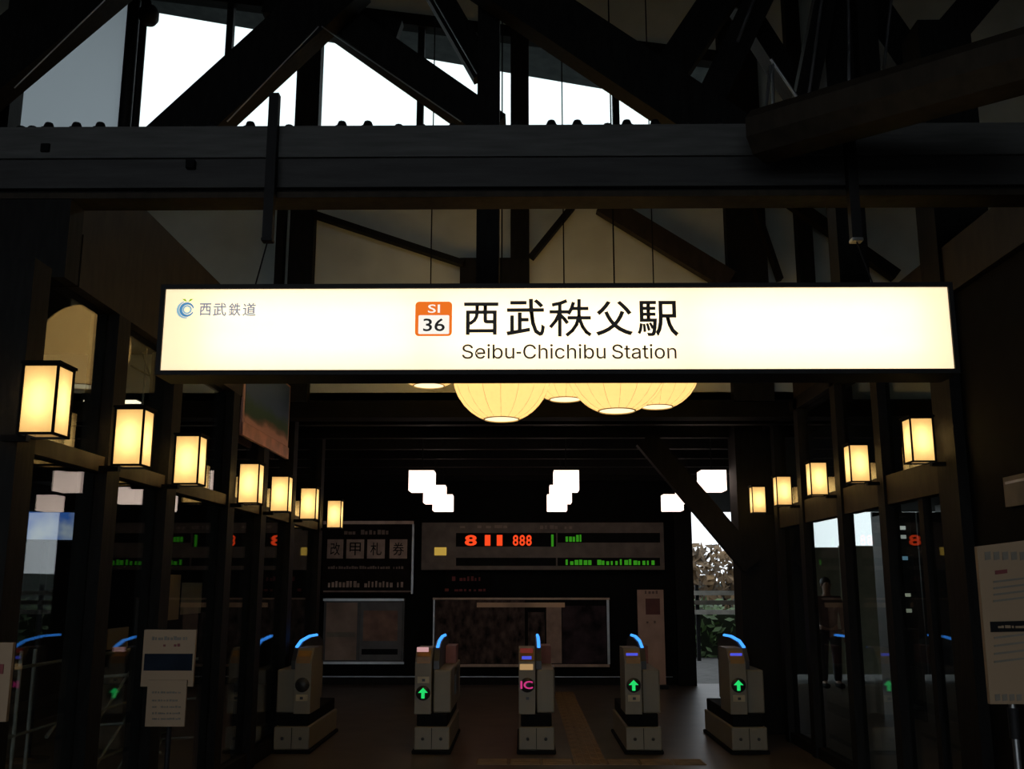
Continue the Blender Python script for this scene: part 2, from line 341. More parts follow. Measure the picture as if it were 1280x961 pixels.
for k in range(3):
    for z in (.3, .7):
        L = (s1 - s0) / 3; MB().tube([(s0 + L * k + (.2 if k == 0 else .04), YS + .12, sz0 + (sz1 - sz0) * z), (s0 + L * (k + 1) - (.12 if k == 2 else .04), YS + .12, sz0 + (sz1 - sz0) * z)], .013, 8).build('tube', tb, sg)
try: FONT = bpy.data.fonts.load(bpy.utils.system_resource('DATAFILES', path='fonts') + '/Inter.woff2')
except Exception: FONT = None
def text(name, body, m, parent, box, Y, off=0.0, ext=.0008, latin=False):     # flat lettering fitted to a pixel box on the plane Y
    cu = bpy.data.curves.new(name, 'FONT'); cu.body = body; cu.font = FONT if FONT and latin else cu.font; cu.size = 1; cu.offset = off; cu.resolution_u = 3
    to = bpy.data.objects.new(name + '_tmp', cu); C.objects.link(to); bpy.context.view_layer.update()
    me = bpy.data.meshes.new_from_object(to.evaluated_get(bpy.context.evaluated_depsgraph_get())); bpy.data.objects.remove(to); bpy.data.curves.remove(cu)
    xs = [v.co.x for v in me.vertices]; ys = [v.co.y for v in me.vertices]
    a = at(box[0], (box[1] + box[3]) / 2, Y); b = at(box[2], (box[1] + box[3]) / 2, Y); t = at((box[0] + box[2]) / 2, box[1], Y); u = at((box[0] + box[2]) / 2, box[3], Y)
    for v in me.vertices:
        v.co = (a.x + (v.co.x - min(xs)) / (max(xs) - min(xs)) * (b.x - a.x), Y - ext, u.z + (v.co.y - min(ys)) / (max(ys) - min(ys)) * (t.z - u.z))
    me.materials.clear(); me.materials.append(m)
    o = bpy.data.objects.new(name, me); C.objects.link(o)
    if parent: o.parent = parent; o.matrix_parent_inverse = parent.matrix_basis.inverted()
    return o
ink = mat('sign black print', (.012, .008, .006), .5)
YF = YS + .002
for chh, bx in zip('西武父駅', ((580, 378, 623, 418.5), (633, 373.5, 681, 420), (744.5, 376, 791, 419.5), (796.5, 376, 848, 420.5))):
    tag(text('name_character', chh, ink, sg, bx, YF, off=.011), 'black station name character')
def strokes(name, box, lines, m, parent, Y, w):      # a character drawn stroke by stroke in a pixel box
    b = MB(); fx = lambda u, v: at(box[0] + (box[2] - box[0]) * u, box[1] + (box[3] - box[1]) * v, Y)
    for k, ln in enumerate(lines):
        pts = [fx(*p_) for p_ in ln]; yo = Y - .0012 - .00003 * k
        for p_, q_ in zip(pts[:-1], pts[1:]):
            d = Vector((q_.x - p_.x, 0, q_.z - p_.z)).normalized(); nn = Vector((-d.z, 0, d.x)) * w / 2; e_ = d * w * .25
            b.add([(c.x, yo, c.z) for c in (p_ - e_ + nn, q_ + e_ + nn, q_ + e_ - nn, p_ - e_ - nn)], [(0, 1, 2, 3)])
    return b.build(name, m, parent)
tag(strokes('name_character', (687, 374, 738, 420.5), [[(.40, .05), (.26, .11), (.08, .15)], [(.02, .34), (.44, .34)], [(.25, .12), (.25, .98)], [(.24, .38), (.15, .58), (.03, .74)], [(.28, .44), (.36, .53), (.43, .63)],
    [(.58, .10), (.54, .24), (.47, .38)], [(.55, .25), (.93, .25)], [(.46, .50), (.99, .50)], [(.72, .02), (.72, .45), (.66, .68), (.56, .84), (.43, .96)], [(.73, .52), (.81, .74), (.90, .88), (.99, .95)]], ink, sg, YF, .0165), 'black station name character')
brn = mat('sign brown print', (.05, .03, .012), .5)
for wd, bx in (('Seibu', (577.5, 430, 643, 448.5)), ('Chichibu', (654, 430, 757, 448.5)), ('Station', (765, 430, 845.5, 448.5))):
    tag(text('roman_word', wd, brn, sg, bx, YF, off=.004, latin=True), 'brown romanised station name word')
MB().pbox(645.5, 439.5, 651.5, 442, YF - .001, .001).build('hyphen', brn, sg)
# station number badge
og = emit('backlit orange print', (1, .20, .02), .85); wh = emit('backlit white print', (1, .95, .85), 1.0)
def rrect(x0, y0, x1, y1, r, Y, n=5):
    a = at(x0, (y0 + y1) / 2, Y); b = at(x1, (y0 + y1) / 2, Y); t = at((x0 + x1) / 2, y0, Y); u = at((x0 + x1) / 2, y1, Y)
    return [(cx_ + r * math.cos(g), cz_ + r * math.sin(g)) for cx_, cz_, g0 in ((b.x - r, t.z - r, 0), (a.x + r, t.z - r, 1), (a.x + r, u.z + r, 2), (b.x - r, u.z + r, 3)) for g in [(g0 + k / n) * math.pi / 2 for k in range(n + 1)]]
bd = MB().prism(rrect(519, 377, 565, 420, .018, YF), 'y', YF - .001, YF).build('number_badge', og, sg); tag(bd, 'orange and white station number badge')
MB().prism(rrect(523, 394, 561.5, 417.5, .006, YF), 'y', YF - .0016, YF - .001).build('white_field', wh, bd)
text('badge_lettering', 'SI', wh, bd, (535, 380.5, 550, 391), YF - .0015, off=.01)
text('badge_lettering', '36', ink, bd, (529, 398, 556, 414), YF - .002, off=.01, latin=False)
# railway company mark
lb = emit('backlit blue print', (.10, .34, .62), .8); lg = emit('backlit green print', (.35, .62, .05), .9); lb2 = emit('backlit pale blue print', (.35, .62, .75), .8)
lc0 = at(234, 387, YF); lg_o = empty('company_mark', lc0); lg_o.parent = sg; lg_o.matrix_parent_inverse = sg.matrix_basis.inverted()
def arc(c, r, w, a0, a1, m, name, dx=0, n=28):
    v = []; 
    for k in range(n + 1):
        g = a0 + (a1 - a0) * k / n; t = k / n; ww = w * (.35 + .65 * math.sin(math.pi * t)) if a1 - a0 < 6 else w
        for rr in (r - ww / 2, r + ww / 2): v.append((c.x + dx + rr * math.cos(g), YF - .0012, c.z + rr * math.sin(g)))
    b_ = MB().add(v, [[2 * k, 2 * k + 1, 2 * k + 3, 2 * k + 2] for k in range(n)])
    return b_.build(name, m, lg_o)
arc(lc0, .030, .014, .2, 5.9, lb, 'ring'); arc(lc0, .040, .012, 1.9, 4.9, lb2, 'outer_ring', -.004); arc(lc0, .018, .008, 0, 2 * math.pi, lb2, 'inner_ring')
for sx in (-1, 1):
    MB().add([(lc0.x + sx * .002, YF - .0012, lc0.z + .038), (lc0.x + sx * .014, YF - .0012, lc0.z + .042), (lc0.x + sx * .027, YF - .0012, lc0.z + .052), (lc0.x + sx * .012, YF - .0012, lc0.z + .053)], [(0, 1, 2, 3)]).build('leaf', lg, lg_o)
slate = emit('backlit slate print', (.26, .31, .42), .8)
for chh, bx in zip('西武鉄道', ((249.5, 379, 264, 394.5), (266.5, 378.5, 283, 395), (286, 378.5, 301, 395), (303.5, 378.5, 320, 395))): text('company_character', chh, slate, sg, bx, YF, off=.012)
# hangers: square tubes clamped to the beam, thin rods down to the housing
for px, yt in ((337, 118), (1067, 118)):
    q = at(px, 250, YB - .03); zt = at(px, yt, YB - .03).z; zz = at(px, 298, YB - .03).z
    part('hanger', M['steel_dark'], sg, q.x - .026, q.x + .026, YB - .05, YB - .002, zz, zt)
    MB().cbox(q.x - .03, q.x + .03, YB - .056, YB + .002, zz - .02, zz, .006).build('hanger_end', M['steel'] if px > 900 else M['steel_dark'], sg)
    MB().tube([(q.x, YB - .026, zz - .01), (q.x, YS + .19, sz1 + fr)], .004, 6).build('rod', M['steel_dark'], sg)

# ------------------------------------------------------------------ box lanterns on the posts
def make_lantern(w, h, glow):
    e = empty('wall_lantern')
    a, b = w / 2, h / 2; t = .011 if w > .15 else .010
    for sx in (-1, 1):
        for sy in (-1, 1): part('corner_bar', M['black'], e, sx * a - t / 2, sx * a + t / 2, sy * a - t / 2, sy * a + t / 2, -b, b)
    for z in (-b, b):
        fb = MB()
        for s in (-1, 1): fb.box(-a - t / 2, a + t / 2, s * a - t * .6, s * a + t * .6, z - t / 2, z + t / 2).box(s * a - t * .6, s * a + t * .6, -a, a, z - t / 2, z + t / 2)
        fb.build('rail_frame', M['black'], e)
    part('lid', M['black'], e, -a - .012, a + .012, -a - .012, a + .012, b + t / 2, b + t / 2 + .012)
    i = a - .004
    part('paper_panel', glow, e, -a + t / 2, a - t / 2, -i - .001, -i + .001, -b + t / 2, b - t / 2)
    part('paper_panel', glow, e, -a + t / 2, a - t / 2, i - .001, i + .001, -b + t / 2, b - t / 2)
    part('paper_panel', glow, e, -i - .001, -i + .001, -a + t / 2, a - t / 2, -b + t / 2, b - t / 2)
    part('paper_panel', glow, e, i - .001, i + .001, -a + t / 2, a - t / 2, -b + t / 2, b - t / 2)
    bu = MB(); r = w * .17; bu.lathe([(.001, -h * .2 - r), (r * .7, -h * .2 - r * .7), (r, -h * .2), (r, h * .2), (r * .7, h * .2 + r * .7), (.001, h * .2 + r)], (0, 0, 0), 12); bu.build('bulb', M['bulb'], e)
    return e
M['bulb'] = emit('warm bulb', (1, .92, .76), 18.0)
M['lpaper'] = paper('warm lantern paper', (1, .60, .24), (1, .84, .54), .13, .12)
Lp = make_lantern(.163, .325, M['lpaper']); Rp = make_lantern(.146, .285, M['lpaper'])
ords = ['first', 'second', 'third', 'fourth', 'fifth', 'sixth', 'seventh']
def hang(proto, i, loc, side, label, group):
    o = copy_tree(proto); o.location = loc; tag(o, label, 'lantern', group)
    MB().box(*sorted((side * .07, side * .19)), -.02, .02, -.19 if proto is Lp else -.165, -.16 if proto is Lp else -.14).build('bracket', M['black'], None).parent = o
    return o
LPX = [(58, 502), (167, 548), (238, 576), (314, 605), (352, 618), (387, 630), (419, 643)]
for i, (px, py) in enumerate(LPX):
    q = at_x(px, py, -2.25); hang(Lp, i, q, -1, f'boxy paper lantern, {ords[i]} from the entrance beam along the landscape poster wall', 'box lanterns along the shop glass wall')
RPXL = [(1148, 551), (1071, 580), (1021, 599), (978, 614), (947, 625)]
for i, (px, py) in enumerate(RPXL):
    q = at_x(px, py, 2.6); hang(Rp, i, q, 1, f'boxy paper lantern, {ords[i]} from the entrance beam along the platform glass doors', 'box lanterns along the platform glass doors')
for pr in (Lp, Rp):
    for ch in list(pr.children): bpy.data.objects.remove(ch)
    bpy.data.objects.remove(pr)

# ------------------------------------------------------------------ round paper globes
M['gpaper'] = paper('globe lantern paper', (1, .64, .24), (1, .80, .46), .40, .15)
M['gbulb'] = emit('globe bulb', (1, .82, .5), 14.0)
M['rib'] = mat('bamboo rib', (.75, .5, .2), .7)
M['gopen'] = emit('open lantern mouth', (1, .84, .5), 1.4)
def make_globe(R, loc, label, ztop):
    e = empty('paper_globe', (loc.x, loc.y, loc.z)); tag(e, label, 'lantern', 'round paper lanterns')
    prof = []; g0, g1 = math.radians(-69), math.radians(72)
    for k in range(25):
        g = g0 + (g1 - g0) * k / 24; prof.append((R * math.cos(g) * (1 + .006 * (k % 2)), R * math.sin(g)))
    MB().lathe(prof, loc, 40).build('shade', M['gpaper'], e)
    for k in range(16):
        th = 2 * math.pi * k / 16
        MB().tube([(loc.x + R * 1.006 * math.cos(g) * math.cos(th), loc.y + R * 1.006 * math.cos(g) * math.sin(th), loc.z + R * 1.006 * math.sin(g)) for g in [g0 + (g1 - g0) * j / 10 for j in range(11)]], .0013, 4).build('rib', M['rib'], e)
    rm = R * math.cos(g0); zm = R * math.sin(g0)
    MB().lathe([(rm - .004, zm - .005), (rm + .004, zm - .005), (rm + .004, zm + .004), (rm - .004, zm + .004), (rm - .004, zm - .005)], loc, 32).build('mouth_ring', M['rib'], e)
    MB().lathe([(.001, zm + .003), (rm - .003, zm + .003), (rm - .003, zm + .008), (.001, zm + .008)], loc, 32).build('mouth_diffuser', M['gopen'], e)
    MB().lathe([(.001, R * .93), (R * .32, R * .93), (R * .32, R * .97), (.001, R * .98)], loc, 24).build('top_cap', M['black'], e)
    MB().ball(loc, .08, 12).build('bulb', M['gbulb'], e)
    MB().tube([(loc.x, loc.y, loc.z + R * .97), (loc.x, loc.y, ztop)], .006, 6).build('cord', M['black'], e)
    return e
RG = .40
for px, py, r, lab in ((627, 468, 62, 'round paper lantern hanging lowest, in front of the middle wall post'),
                       (770, 455, 65, 'large round paper lantern partly covering a smaller-looking one beside it'),
                       (820, 459, 55, 'round paper lantern half hidden behind the large one beside the brown brace'),
                       (706, 449, 56, 'round paper lantern tucked behind the two lowest globes between them'),
                       (537, 433, 55, 'round paper lantern hanging alone and highest, only its mouth below the sign')):
    d = FPX * RG / r; make_globe(RG, at(px, py, d), lab, ZC)

# ------------------------------------------------------------------ white cube pendants over the gates
M['cube'] = paper('white pendant acrylic', (1, .80, .70), (1, .9, .85), 1.25)
cols = [(-1.21, 'column nearest the shop glass wall'), (.53, 'middle column'), (2.29, 'column nearest the knee-braced pillar')]
rows = [(12.1, 'first row past the ticket gates'), (13.9, 'second row past the ticket gates'), (15.35, 'row nearest the end wall')]
for cx_, cl in cols:
    for cyy, rl in rows:
        zc = 2.83; e = empty('cube_pendant', (cx_, cyy, zc - .125)); tag(e, f'white cube pendant lamp, {cl}, {rl}', 'lamp', 'white cube pendants over the ticket gates')
        MB().cbox(cx_ - .15, cx_ + .15, cyy - .15, cyy + .15, zc - .125, zc + .125, .008).build('shade', M['cube'], e)
        part('frame', M['steel_dark'], e, cx_ - .152, cx_ + .152, cyy - .152, cyy + .152, zc + .118, zc + .13)
        MB().tube([(cx_, cyy, zc + .13), (cx_, cyy, ZL)], .008, 6).build('stem', M['steel_dark'], e)

# ------------------------------------------------------------------ ticket gates
M['ledblue'] = emit('blue guide light', (.05, .30, 1.0), 1.6); M['ledgreen'] = emit('green arrow light', (.02, .75, .16), .9); M['ledpink'] = emit('pink mark light', (.9, .06, .32), .6)
M['ledviolet'] = emit('violet reader light', (.10, .12, .9), .7); M['ledpale'] = emit('pale pink indicator', (1, .55, .55), .55); M['creamlit'] = emit('cream ticket slot light', (.8, .50, .22), .5); M['redlit'] = emit('dim red indicator', (.25, .04, .03), .5)
def make_gate(gx, label, kind):
    gy = 10.15; e = empty('ticket_gate', (gx, gy, 0)); tag(e, label, 'ticket gate', 'row of ticket gates')
    ln = 1.5
    MB().cbox(gx - .19, gx + .19, gy - .01, gy + ln, .0, .035, .01).build('foot', M['black'], e)
    MB().cbox(gx - .17, gx + .175, gy + .01, gy + ln - .02, .035, .25, .012).build('plinth', M['gate'], e)
    for xx in (-.085, .09): MB().lathe([(.001, 0), (.016, 0), (.016, .006), (.001, .006)], (0, 0, 0), 10).build('plinth_knob', M['gatedark'], e).matrix_basis = Matrix.Translation((gx + xx, gy + .008, .14)) @ Matrix.Rotation(math.pi / 2, 4, 'X')
    part('seam', M['black'], e, gx - .003, gx + .003, gy + .006, gy + .012, .045, .24)
    MB().cbox(gx - .15, gx + .15, gy + .05, gy + ln - .06, .25, .37, .01).build('recess', M['black'], e)
    # main cabinet with arched hood
    MB().cbox(gx + .005, gx + .18, gy + .08, gy + ln, .37, .78, .014).build('cabinet', M['gate'], e)
    prof = [(gy + .12, .78), (gy + .12, .86), (gy + .22, .98), (gy + .42, 1.03), (gy + .8, 1.055), (gy + 1.2, 1.05), (gy + 1.42, 1.0), (gy + 1.48, .9), (gy + 1.48, .78)]
    MB().prism(prof, 'x', gx + .0, gx + .055).build('hood', M['gatedark'], e)
    led = [(gx + .03, y, z + .008) for y, z in prof[2:6]]
    MB().tube(led, .016, 8).build('guide_light', M['ledblue'], e)
    part('rear_box', M['redprint'], e, gx + .06, gx + .17, gy + .9, gy + 1.3, .78, .96)
    # reader pillar
    MB().prism([(gy, .37), (gy, .86), (gy + .12, .985), (gy + .5, .985), (gy + .5, .37)], 'x', gx - .17, gx - .01).build('reader_body', M['gate'], e)
    d = Vector((0, .12, .125)).normalized()
    rp = MB().bar((gx - .09, gy + .004, .872), (gx - .09, gy + .085, .955), .13, .02, up=(0, -1, 1)).build('reader_pad', M['orange'], e)
    if kind == 'ic':
        part('indicator', M['redlit'], e, gx - .155, gx - .03, gy - .004, gy, .945, .99); part('indicator', M['ledviolet'], e, gx - .14, gx - .045, gy - .006, gy, .885, .915)
        part('ticket_slot', M['creamlit'], e, gx - .16, gx - .03, gy - .01, gy, .785, .84)
    else:
        if kind != 'off': part('indicator', M['ledpale'] if kind == 'pale' else M['ledviolet'], e, gx - .155, gx - .04, gy - .006, gy, .955 if kind == 'pale' else .92, 1.0 if kind == 'pale' else .945)
        part('front_strip', M['orange'], e, gx - .155, gx - .02, gy - .006, gy, .845, .91)
        part('ticket_slot', M['slotplate'], e, gx - .145, gx - .03, gy - .008, gy, .66 if kind == 'pale' else .49, .72 if kind == 'pale' else .55)
    MB().box(gx - .1, gx - .07, gy - .012, gy - .006, .675 if kind == 'pale' else .505, .70 if kind == 'pale' else .53).build('slot', M['gatedark'], e)
    ac = Vector((gx - .088, gy - .004, (.567 if kind == 'pale' else .642) ))
    dk = MB().lathe([(.001, 0), (.07, 0), (.07, .006), (.001, .006)], (0, 0, 0), 20).build('lamp_disc', M['gatedark'], e); dk.matrix_basis = Matrix.Translation(ac) @ Matrix.Rotation(math.pi / 2, 4, 'X')
    y = ac.y - .008
    if kind == 'off': pass
    elif kind == 'ic':
        text('lamp_mark', 'IC', M['ledpink'], e, (650.5, 851, 666, 861), y, off=.02)
    else:
        a = .05; pts = [(0, a), (a * .95, a * .05), (a * .32, a * .05), (a * .32, -a), (-a * .32, -a), (-a * .32, a * .05), (-a * .95, a * .05)]
        MB().prism([(ac.x + u, ac.z + v) for u, v in pts], 'y', y - .004, y).build('arrow_light', M['ledgreen'], e)
    # flap parked in the cabinet side
    MB().prism([(gy + .55, .5), (gy + .95, .5), (gy + .95, .76), (gy + .62, .76), (gy + .55, .69)], 'x', gx + .18, gx + .2).build('flap', M['gatedark'], e)
    return e
M['redprint'] = mat('dull red panel', (.28, .10, .08), .5); M['slotplate'] = mat('cream slot plate', (.42, .34, .20), .4)
GXP = lambda px: at(px, 858, 10.15).x + .088
g0_ = make_gate(at(373, 806, 10.3).x, 'ticket gate with unlit front standing against the shop glass wall', 'off'); g0_.scale.x = -1
make_gate(GXP(529), 'ticket gate with green arrow and pale pink light above it', 'pale')
make_gate(GXP(659), 'ticket gate showing the pink mark instead of an arrow', 'ic')
make_gate(GXP(792), 'ticket gate with green arrow in front of the white standing board', 'dark')
make_gate(GXP(923), 'ticket gate with green arrow beside the thick dark pillar', 'dark')

# ------------------------------------------------------------------ end wall boards
YP = YE - .13
M['ledred'] = emit('red display segments', (1, .07, .015), 1.0); M['ledg2'] = emit('green display segments', (.06, .42, .02), .45)
db = empty('departure_board', at(678, 712, YP)); tag(db, 'long departure display board with red and green lit text', 'display')
boardm = mat('dark display casing', (.12, .09, .07), .5); slotm = mat('black display slot', (.010, .010, .010), .8, spec=.05)
MB().pbox(527, 653, 830, 712, YP, .115).build('casing', boardm, db)
for bx in ((570, 666, 695, 683), (570, 697, 695, 707), (697, 666, 825, 678), (697, 697, 825, 707)): MB().pbox(*bx, YP - .008, .008).build('display_slot', slotm, db)
text('red_text', '8', M['ledred'], db, (581, 668.5, 596, 682), YP - .01, off=.03); 
text('red_text', '1', M['ledred'], db, (606, 668.5, 613, 682), YP - .01, off=.04); text('red_text', '1', M['ledred'], db, (621, 668.5, 628, 682), YP - .01, off=.04)
for k in range(3): text('red_text', '8', M['ledred'], db, (641 + 8.3 * k, 668.5, 648 + 8.3 * k, 682), YP - .01, off=.02)
def bars(m, parent, x0, x1, y0, y1, n, Y, name, fill=.7):       # lettering too small to read: a row of short strokes
    b = MB(); st_ = (x1 - x0) / n
    for k in range(n):
        if random.random() < .12: continue
        hh = random.uniform(.6, 1) * (y1 - y0); b.pbox(x0 + k * st_, y1 - hh, x0 + (k + random.uniform(.4, fill + .2)) * st_, y1, Y, .003)
    return tag(b.build(name, m, parent), kind='stuff')
bars(M['ledg2'], db, 707, 729, 668, 677, 5, YP - .012, 'green_text'); bars(M['ledg2'], db, 707, 820, 698.5, 706, 20, YP - .012, 'green_text')
MB().pbox(689, 668, 692, 683, YP - .012, .004).build('green_mark', M['ledg2'], db)
MB().pbox(543, 684, 558, 694, YP - .008, .008).build('yellow_mark', emit('yellow display light', (.7, .45, .08), .6), db)
pr_ = mat('faint beige print', (.24, .18, .15), .8)
bars(pr_, db, 675, 730, 656, 661, 9, YP - .004, 'print_line'); bars(pr_, db, 575, 640, 656, 660, 6, YP - .004, 'print_line')

gb = empty('guide_board', at(460, 742, YP)); tag(gb, 'black guide board with a row of four white character squares', 'board')
MB().pbox(404, 655, 517, 742, YP, .12).build('panel', mat('black board face', (.014, .011, .010), .8, spec=.05), gb)
MB().pbox(404, 651, 517, 655, YP - .01, .07).build('trim', mat('bronze trim', (.35, .22, .16), .35, metal=.6), gb); MB().pbox(514.5, 655, 517, 742, YP - .01, .07).build('trim', M['steel'], gb)
MB().pbox(404, 738, 514, 740, YP - .008, .008).build('trim', pr_, gb)
whp = mat('dull white print', (.46, .35, .29), .8, spec=.1)
for i, (x, chh) in enumerate(zip((409, 433, 459, 487), '改甲札券')):
    x1_ = x + (20 if i == 0 else 22); s_ = MB().pbox(x, 674, x1_, 698, YP - .004, .004).build('character_square', whp, gb)
    text('character', chh, M['ink'], s_, (x + 4, 678, x1_ - 4, 694), YP - .006, off=.004)
bars(pr_, gb, 425, 498, 662, 668, 14, YP - .003, 'print_line'); bars(pr_, gb, 410, 508, 707, 711, 30, YP - .003, 'print_line'); bars(whp, gb, 410, 510, 726, 734, 22, YP - .003, 'print_line')

pc = empty('poster_case', at(455, 830, YP)); tag(pc, 'wall poster case holding two pale sheets under the black guide board', 'poster')
MB().pbox(404, 748, 505, 830, YP, .12).build('case', mat('grey case back', (.05, .05, .048), .5), pc)
MB().pbox(404, 748, 505, 751, YP - .012, .012).build('case_trim', M['steel'], pc); MB().pbox(404, 827, 505, 830, YP - .012, .012).build('case_trim', M['steel'], pc)
sh1 = MB().pbox(407, 753, 446, 825, YP - .004, .004).build('sheet', mat('beige poster sheet', (.27, .20, .16), .8, var=.3, scale=3), pc)
sh2 = MB().pbox(450, 753, 502, 825, YP - .004, .004).build('sheet', mat('blue grey poster sheet', (.12, .125, .13), .8, var=.3, scale=3), pc)
MB().pbox(454, 763, 497, 801, YP - .006, .002).build('picture', mat('brown poster picture', (.22, .13, .10), .8, var=.3), sh2); MB().pbox(452, 811, 497, 818, YP - .006, .002).build('print_band', M['ink'], sh2)
MB().pbox(408, 790, 444, 796, YP - .006, .002).build('print_band', M['greyprint'], sh1)

pf = empty('photo_poster', at(650, 832, YP)); tag(pf, 'wide framed dark photo poster under the departure board', 'poster')
MB().pbox(541, 748, 762, 834, YP, .12).build('backing', M['black'], pf)
for bx in ((541, 747, 762, 749.5), (541, 830, 762, 833.5)): MB().pbox(*bx, YP - .014, .014).build('frame_rail', mat('bronze frame', (.30, .20, .14), .4, metal=.5), pf)
for bx in ((541, 749.5, 543, 830), (759, 749.5, 762, 830)): MB().pbox(*bx, YP - .014, .014).build('frame_stile', M['steel'], pf)
ph = mat('dark crowd photo', (.06, .042, .037), .7, var=.95, scale=9, stretch=(1, 1, .6), spec=.1)
MB().pbox(544, 750, 656, 829, YP - .004, .004).build('picture', ph, pf)
MB().pbox(660, 765, 681, 829, YP - .004, .004).build('picture', ph, pf); MB().pbox(703, 757, 758, 829, YP - .004, .004).build('picture', mat('dusky photo', (.035, .024, .028), .7, var=.8, scale=4, spec=.1), pf)
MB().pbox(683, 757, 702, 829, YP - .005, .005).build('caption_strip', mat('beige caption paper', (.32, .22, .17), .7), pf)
MB().pbox(596, 753, 706, 759, YP - .008, .008).build('reflection_strip', mat('peach light reflection', (.55, .36, .22), .5, var=.3, scale=2), pf)  # warm reflection of the lamps, painted on as a peach strip
rt = empty('red_notice', at(592, 742, YP)); tag(rt, 'small black notice with dull red lettering above the photo poster', 'notice')
MB().pbox(556, 716, 612, 744, YP + .04, .08).build('panel', M['black'], rt)
bars(mat('dull red print', (.16, .02, .02), .6), rt, 565, 603, 720, 726, 8, YP + .034, 'print_line'); bars(mat('dull red print', (.16, .02, .02), .6), rt, 556, 610, 735, 739, 9, YP + .034, 'print_line')

# standing white board with red square
vb = empty('standing_board', at(813, 852, 16.4)); vb.location.z = 0; tag(vb, 'tall narrow pale standing board with a dark red square', 'board')
a_ = at(798, 800, 16.4); b_ = at(831, 800, 16.4); zt_ = at(815, 737, 16.4).z
part('panel', mat('pale beige board', (.42, .27, .20), .6, var=.1), vb, a_.x, b_.x, 16.4, 16.43, .06, zt_)
MB().pbox(807, 748, 825, 768, 16.396, .004).build('red_square', mat('dark red print', (.10, .025, .018), .6), vb)
part('foot', M['steel_dark'], vb, a_.x - .02, b_.x + .02, 16.3, 16.55, 0, .06)
bars(mat('faint board print', (.15, .09, .07), .6), vb, 808, 822, 775, 779, 3, 16.397, 'print_line')
bars(mat('faint board print', (.15, .09, .07), .6), vb, 806, 824, 738, 742, 4, 16.397, 'print_line')

# ------------------------------------------------------------------ tactile paving
tm = MB().box(-.145, .145, -.145, .145, 0, .006)
for i in range(4):
    x = -.105 + .07 * i; tm.box(x - .015, x + .015, -.13, .13, .006, .011)
t0 = tm.build('tactile_tile', M['tactile'], fl)
tiles = [(.62, 9.72 + .3 * k, 0) for k in range(21)] + [(.62 + .3 * k, 9.72, 1) for k in range(-3, 4) if k]
t0.location = (tiles[0][0], tiles[0][1], 0)
for x, y, r in tiles[1:]:
    o = t0.copy(); C.objects.link(o); o.parent = fl; o.location = (x, y, 0); o.rotation_euler[2] = r * math.pi / 2

# ------------------------------------------------------------------ landscape poster leaning from the upper left wall
def poster():
    e = empty('landscape_poster', (-2.38, 9.1, 2.95)); tag(e, 'tilted landscape banner poster hung above the lanterns of the glass wall', 'poster')
    y0, y1 = 8.45, 10.15; zb, zt = 2.86, 3.62; xb, xt = -2.40, -2.40
    n_ = Vector((1, 0, 0))
    def strip(name, m, u0, u1, v0, v1, off):
        f_ = lambda u, v: Vector((xb + (xt - xb) * v + off, y0 + (y1 - y0) * u, zb + (zt - zb) * v))
        b = MB(); q = [f_(u0, v0), f_(u1, v0), f_(u1, v1), f_(u0, v1)]; q2 = [p_ - Vector((.02, 0, 0)) for p_ in q]
        return b.add(q + q2, [(0, 1, 2, 3), (7, 6, 5, 4), (0, 4, 5, 1), (1, 5, 6, 2), (2, 6, 7, 3), (3, 7, 4, 0)]).build(name, m, e)
    strip('board', mat('poster pink border', (.75, .42, .36), .5), 0, 1, 0, 1, 0)
    im = bpy.data.materials.new('landscape print'); im.use_nodes = True; nt = im.node_tree; n = nt.nodes; l = nt.links; b = n['Principled BSDF']; b.inputs['Roughness'].default_value = .4
    tc = n.new('ShaderNodeTexCoord'); mp = n.new('ShaderNodeMapping'); nz = n.new('ShaderNodeTexNoise'); nz.inputs['Scale'].default_value = 3
    sp = n.new('ShaderNodeSeparateXYZ'); ad = n.new('ShaderNodeMath'); ad.operation = 'MULTIPLY_ADD'; ad.inputs[1].default_value = .35
    cr = n.new('ShaderNodeValToRGB'); el = cr.color_ramp.elements
    l.new(tc.outputs['Generated'], nz.inputs[0]); l.new(tc.outputs['Generated'], sp.inputs[0]); l.new(nz.outputs['Fac'], ad.inputs[0]); l.new(sp.outputs['Z'], ad.inputs[2])
    el[0].position = .24; el[0].color = (.8, .45, .42, 1); el[1].position = .62; el[1].color = (.09, .16, .36, 1)
    for p_, c_ in ((.29, (.35, .2, .17, 1)), (.36, (.05, .12, .07, 1)), (.48, (.06, .14, .10, 1))): k = el.new(p_); k.color = c_
    l.new(ad.outputs[0], cr.inputs[0]); l.new(cr.outputs[0], b.inputs['Base Color'])
    strip('picture', im, .03, .97, .16, .97, .006)
    strip('caption_strip', mat('poster pink strip', (.75, .40, .35), .5), 0, 1, 0, .15, .01)
    return e
poster()

# ------------------------------------------------------------------ notice stands
def stand(name, label, boards, Y, polepx, polem, tilt=0):
    base = at(polepx, 900, Y); e = empty(name, (base.x, Y + .03, 0)); tag(e, label, 'notice stand')
    MB().lathe([(.001, .03), (.05, .03), (.15, .015), (.16, 0), (.001, 0)], (base.x, Y + .05, 0), 24).build('base', M['steel_dark'], e)
    MB().tube([(base.x, Y + .05, .02), (base.x, Y + .05, at(polepx, boards[0][3] - 20, Y).z)], .014, 10).build('pole', polem, e)
    return e
s1_ = stand('notice_stand', 'two-piece notice stand in front of the shop glass, navy band across it', [(177, 787, 242, 860)], 5.4, 208, M['steel_dark'])
b1 = MB().pbox(178, 787, 243, 858, 5.4, .02).build('board', M['cream'], s1_); tag(b1, 'upper notice card with navy band')
MB().pbox(180, 817, 240, 838, 5.396, .004).build('navy_band', M['navyink'], b1)
